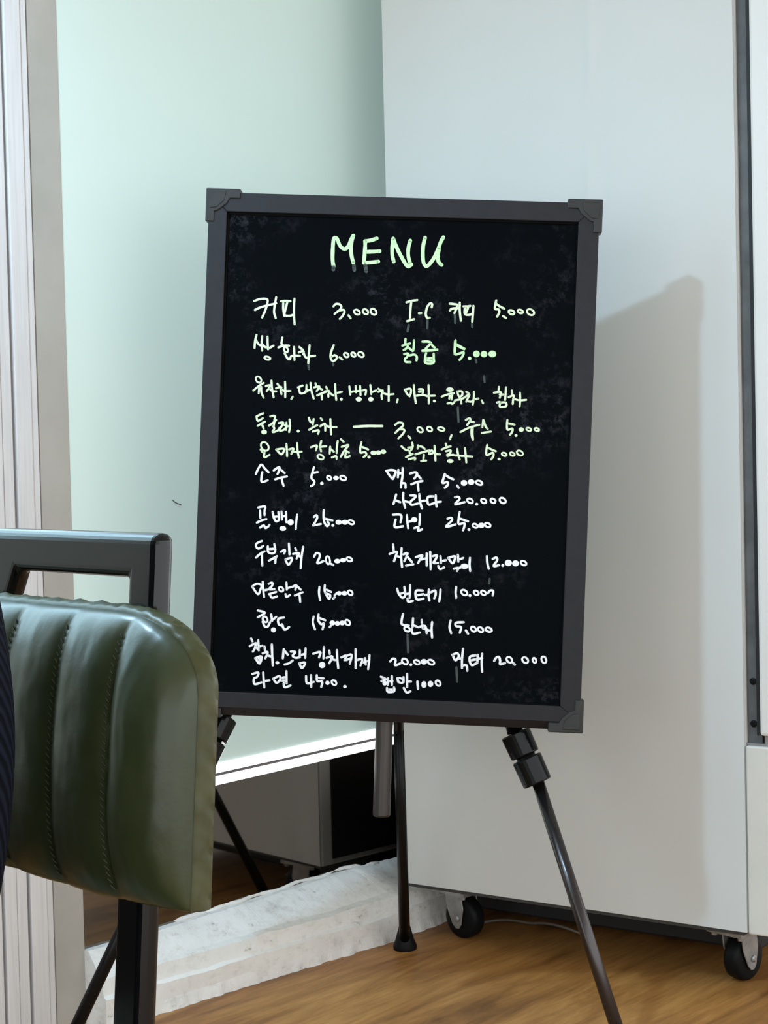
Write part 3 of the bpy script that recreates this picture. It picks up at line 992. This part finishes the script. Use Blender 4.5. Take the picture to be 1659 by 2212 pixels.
# seat cushion
b = BM()
NX, NY = 40, 30
top, bot = [], []
for i in range(NX + 1):
    x = -0.085 + 0.39 * i / NX
    a, c = [], []
    for j in range(NY + 1):
        y = 0.012 + 0.40 * j / NY
        e = min(1.0, min(i, NX - i) / 5.0, min(j, NY - j) / 5.0)
        ch = abs(math.sin(math.pi * (x + 0.08) / 0.07)) ** 0.5
        z = 0.385 + 0.030 * math.sqrt(max(0, 1 - (1 - e) ** 2)) - 0.004 * (1 - ch) * e
        a.append(b.verts.new((x, y, z)))
        c.append(b.verts.new((x, y, 0.3765)))
    top.append(a)
    bot.append(c)
for i in range(NX):
    for j in range(NY):
        b.faces.new((top[i][j], top[i + 1][j], top[i + 1][j + 1], top[i][j + 1]))
        b.faces.new((bot[i][j], bot[i][j + 1], bot[i + 1][j + 1], bot[i + 1][j]))
for i in range(NX):
    b.faces.new((top[i][0], bot[i][0], bot[i + 1][0], top[i + 1][0]))
    b.faces.new((top[i][NY], top[i + 1][NY], bot[i + 1][NY], bot[i][NY]))
for j in range(NY):
    b.faces.new((top[0][j], top[0][j + 1], bot[0][j + 1], bot[0][j]))
    b.faces.new((top[NX][j], bot[NX][j], bot[NX][j + 1], top[NX][j + 1]))
new_obj('seat', b, m_leather, chair, smooth=True)

# back pad: outline with rounded upper corners, padded channels, wrapped rim
PX0, PX1, PZ0, PZ1 = -0.079, 0.340, 0.560, 0.762
SEAMS = [-0.010, 0.060, 0.130, 0.200, 0.270]
EDGES = [PX0] + SEAMS + [PX1]


def pad_top(x):
    t = PZ1
    for xe, sgn in ((PX0, 1), (PX1, -1)):
        d = (x - xe) * sgn
        Rx, Rz = 0.105, 0.052
        if d < Rx:
            q = 1 - d / Rx
            t = PZ1 - Rz * (1 - math.sqrt(max(0.0, 1 - q ** 2.3)))
    return t


def pad_bot(x):
    return PZ0 + 0.006 * max(0, (0.02 - x) / 0.1) * 1.0


def pad_front(x, z):
    zt, zb = pad_top(x), pad_bot(x)
    v = (z - zb) / max(1e-6, zt - zb)
    v = max(0.0, min(1.0, v))
    dome = 1 - abs(2 * v - 1) ** 2.6
    dome = math.sqrt(max(0.0, dome)) if dome > 0 else 0
    side = 1.0
    for xe, sgn in ((PX0, 1), (PX1, -1)):
        d = (x - xe) * sgn
        if d < 0.05:
            side = min(side, math.sqrt(max(0, 1 - (1 - d / 0.05) ** 2)))
    g = 0.0
    for s in SEAMS:
        d = abs(x - s)
        g = max(g, math.exp(-(d / 0.0075) ** 1.3))
    puff = 0.0
    for e0, e1 in zip(EDGES, EDGES[1:]):
        if e0 <= x <= e1:
            puff = math.sqrt(max(0.0, math.sin(math.pi * (x - e0) / (e1 - e0))))
    wr = 0.0009 * noise.noise(Vector((x * 40, z * 18, 0))) + 0.0005 * noise.noise(Vector((x * 110, z * 60, 4)))
    return 0.016 + 0.026 * dome * (0.35 + 0.65 * side) + 0.0055 * puff * (0.3 + 0.7 * dome) - 0.0025 * g * dome + wr


b = BM()
NX, NZ = 150, 60
xs = []
for i in range(NX + 1):
    t = i / NX
    xs.append(PX0 + (PX1 - PX0) * (0.5 - 0.5 * math.cos(math.pi * t)) * 0.35 + (PX1 - PX0) * t * 0.65)
front, back = [], []
for x in xs:
    zt, zb = pad_top(x), pad_bot(x)
    f1, b1 = [], []
    for j in range(NZ + 1):
        t = j / NZ
        t = 0.45 * (0.5 - 0.5 * math.cos(math.pi * t)) + 0.55 * t
        z = zb + (zt - zb) * t
        y = pad_front(x, z)
        f1.append(b.verts.new(SH @ Vector((x, y, z))))
        b1.append(b.verts.new(SH @ Vector((x, 0.0012, z))))
    front.append(f1)
    back.append(b1)
for i in range(NX):
    for j in range(NZ):
        b.faces.new((front[i][j], front[i + 1][j], front[i + 1][j + 1], front[i][j + 1]))
        b.faces.new((back[i][j], back[i][j + 1], back[i + 1][j + 1], back[i + 1][j]))
for i in range(NX):
    b.faces.new((front[i][0], back[i][0], back[i + 1][0], front[i + 1][0]))
    b.faces.new((front[i][NZ], front[i + 1][NZ], back[i + 1][NZ], back[i][NZ]))
for j in range(NZ):
    b.faces.new((front[0][j], front[0][j + 1], back[0][j + 1], back[0][j]))
    b.faces.new((front[NX][j], back[NX][j], back[NX][j + 1], front[NX][j + 1]))
pad = new_obj('back_pad', b, m_leather, chair, smooth=True)
sm = pad.modifiers.new('edges', 'EDGE_SPLIT')
sm.split_angle = math.radians(60)
# gathered rim band round the pad edge
loop = []
for j in range(30):
    z = pad_bot(PX0) + (pad_top(PX0) - pad_bot(PX0)) * j / 29
    loop.append((PX0, z))
for i in range(1, 110):
    x = PX0 + (PX1 - PX0) * (0.5 - 0.5 * math.cos(math.pi * i / 110))
    loop.append((x, pad_top(x)))
for j in range(30):
    z = pad_top(PX1) + (pad_bot(PX1) - pad_top(PX1)) * j / 29
    loop.append((PX1, z))
b = BM()
rows = []
acc = 0.0
for i, (x, z) in enumerate(loop):
    a = Vector(loop[max(0, i - 1)])
    c = Vector(loop[min(len(loop) - 1, i + 1)])
    d = (c - a).normalized()
    nn = Vector((-d.y, d.x))
    acc += (c - a).length / 2
    g = 0.0011 * math.sin(acc * 420) + 0.0008 * math.sin(acc * 230 + 1)
    r = []
    for y, off in ((0.0005, 0.0), (0.001, 0.0022), (0.006, 0.0030 + g), (0.012, 0.0026 - g), (0.0162, 0.0012), (0.0168, -0.002)):
        r.append(b.verts.new(SH @ Vector((x + nn.x * off, y, z + nn.y * off))))
    rows.append(r)
for r1, r2 in zip(rows, rows[1:]):
    for q in range(len(r1) - 1):
        b.faces.new((r1[q], r1[q + 1], r2[q + 1], r2[q]))
new_obj('edge_band', b, m_leather_edge, pad, smooth=True)
# stitching along the seams
b = BM()
for s in SEAMS:
    zt, zb = pad_top(s), pad_bot(s)
    n = int((zt - zb) / 0.0048)
    for q in range(2, n - 2):
        z = zb + (zt - zb) * q / n
        for dx in (0.0022,):
            y = pad_front(s + dx, z)
            p0 = SH @ Vector((s + dx - 0.0012, y + 0.0002, z))
            p1 = SH @ Vector((s + dx + 0.0016, pad_front(s + dx + 0.0016, z + 0.003) + 0.0004, z + 0.0030))
            tube(b, p0, p1, 0.0006, n=5)
st = new_obj('stitching', b, m_thread, pad)
st['kind'] = 'stuff'

# ------------------------------------------------------------------ navy fabric bag on the seat
BAGM = CHAIR @ Matrix.Translation((0.077, 0.152, 0.4165))
bag = thing('fabric_bag', 'dark navy ribbed fabric bag standing on the chair against its green back pad', 'bag', BAGM)
b = BM()
NU, NV = 48, 40
rings = []
HZ, AX, AY = 0.53, 0.150, 0.095
for j in range(NV + 1):
    t = j / NV
    z = HZ * t
    q = (0.56 - t) / 0.56 if t < 0.56 else (t - 0.56) / 0.44
    sc = math.sqrt(max(0.62 if t < 0.5 else 0.004, 1 - q * q))
    ring = []
    for i in range(NU):
        a = 2 * math.pi * i / NU
        ca, sa = math.cos(a), math.sin(a)
        e = 0.75
        x = AX * sc * math.copysign(abs(ca) ** e, ca)
        y = AY * sc * math.copysign(abs(sa) ** e, sa)
        k2 = 1 + 0.02 * noise.noise(Vector((ca * 2, sa * 2, z * 9)))
        ring.append(b.verts.new((x * k2, y * k2, z)))
    rings.append(ring)
for r1, r2 in zip(rings, rings[1:]):
    for i in range(NU):
        j = (i + 1) % NU
        b.faces.new((r1[i], r1[j], r2[j], r2[i]))
b.faces.new(rings[0][::-1])
b.faces.new(rings[-1])
new_obj('bag_body', b, m_navy, bag, smooth=True)
b = BM()
sweep(b, [(0.05 * math.cos(math.pi * t / 14), 0, 0.522 + 0.05 * math.sin(math.pi * t / 14)) for t in range(15)], 0.007, 8)
new_obj('carry_handle', b, m_navy, bag, smooth=True)

# ------------------------------------------------------------------ pendant lamp whose light throws the board's shadow
LP = Vector((-0.69, 1.80, 1.935))
lamp = thing('pendant_lamp', 'small grey pendant lamp with a cool bright bulb hanging beside the window wall', 'lamp', Matrix.Translation(LP))
b = BM()
bmesh.ops.create_uvsphere(b, u_segments=20, v_segments=14, radius=0.042)
new_obj('bulb', b, m_bulb, lamp, smooth=True)
b = BM()
n = 32
prof = [(0.020, 0.105), (0.055, 0.095), (0.110, -0.048), (0.112, -0.052), (0.108, -0.052), (0.052, 0.090), (0.02, 0.100)]
rg = [[b.verts.new((r * math.cos(2 * math.pi * i / n), r * math.sin(2 * math.pi * i / n), z)) for i in range(n)] for r, z in prof]
for q in range(len(rg)):
    r1, r2 = rg[q], rg[(q + 1) % len(rg)]
    for i in range(n):
        b.faces.new((r1[i], r1[(i + 1) % n], r2[(i + 1) % n], r2[i]))
new_obj('shade', b, m_lamp_shade, lamp, smooth=True)
b = BM()
tube(b, (0, 0, 0.040), (0, 0, 0.10), 0.019, 0.015)
new_obj('socket', b, m_cord, lamp)
b = BM()
tube(b, (0, 0, 0.10), (0, 0, CEIL - LP.z - 0.02), 0.003, n=8)
new_obj('cord', b, m_cord, lamp)
b = BM()
tube(b, (0, 0, CEIL - LP.z - 0.022), (0, 0, CEIL - LP.z), 0.045, n=24)
new_obj('ceiling_rose', b, m_lamp_shade, lamp)
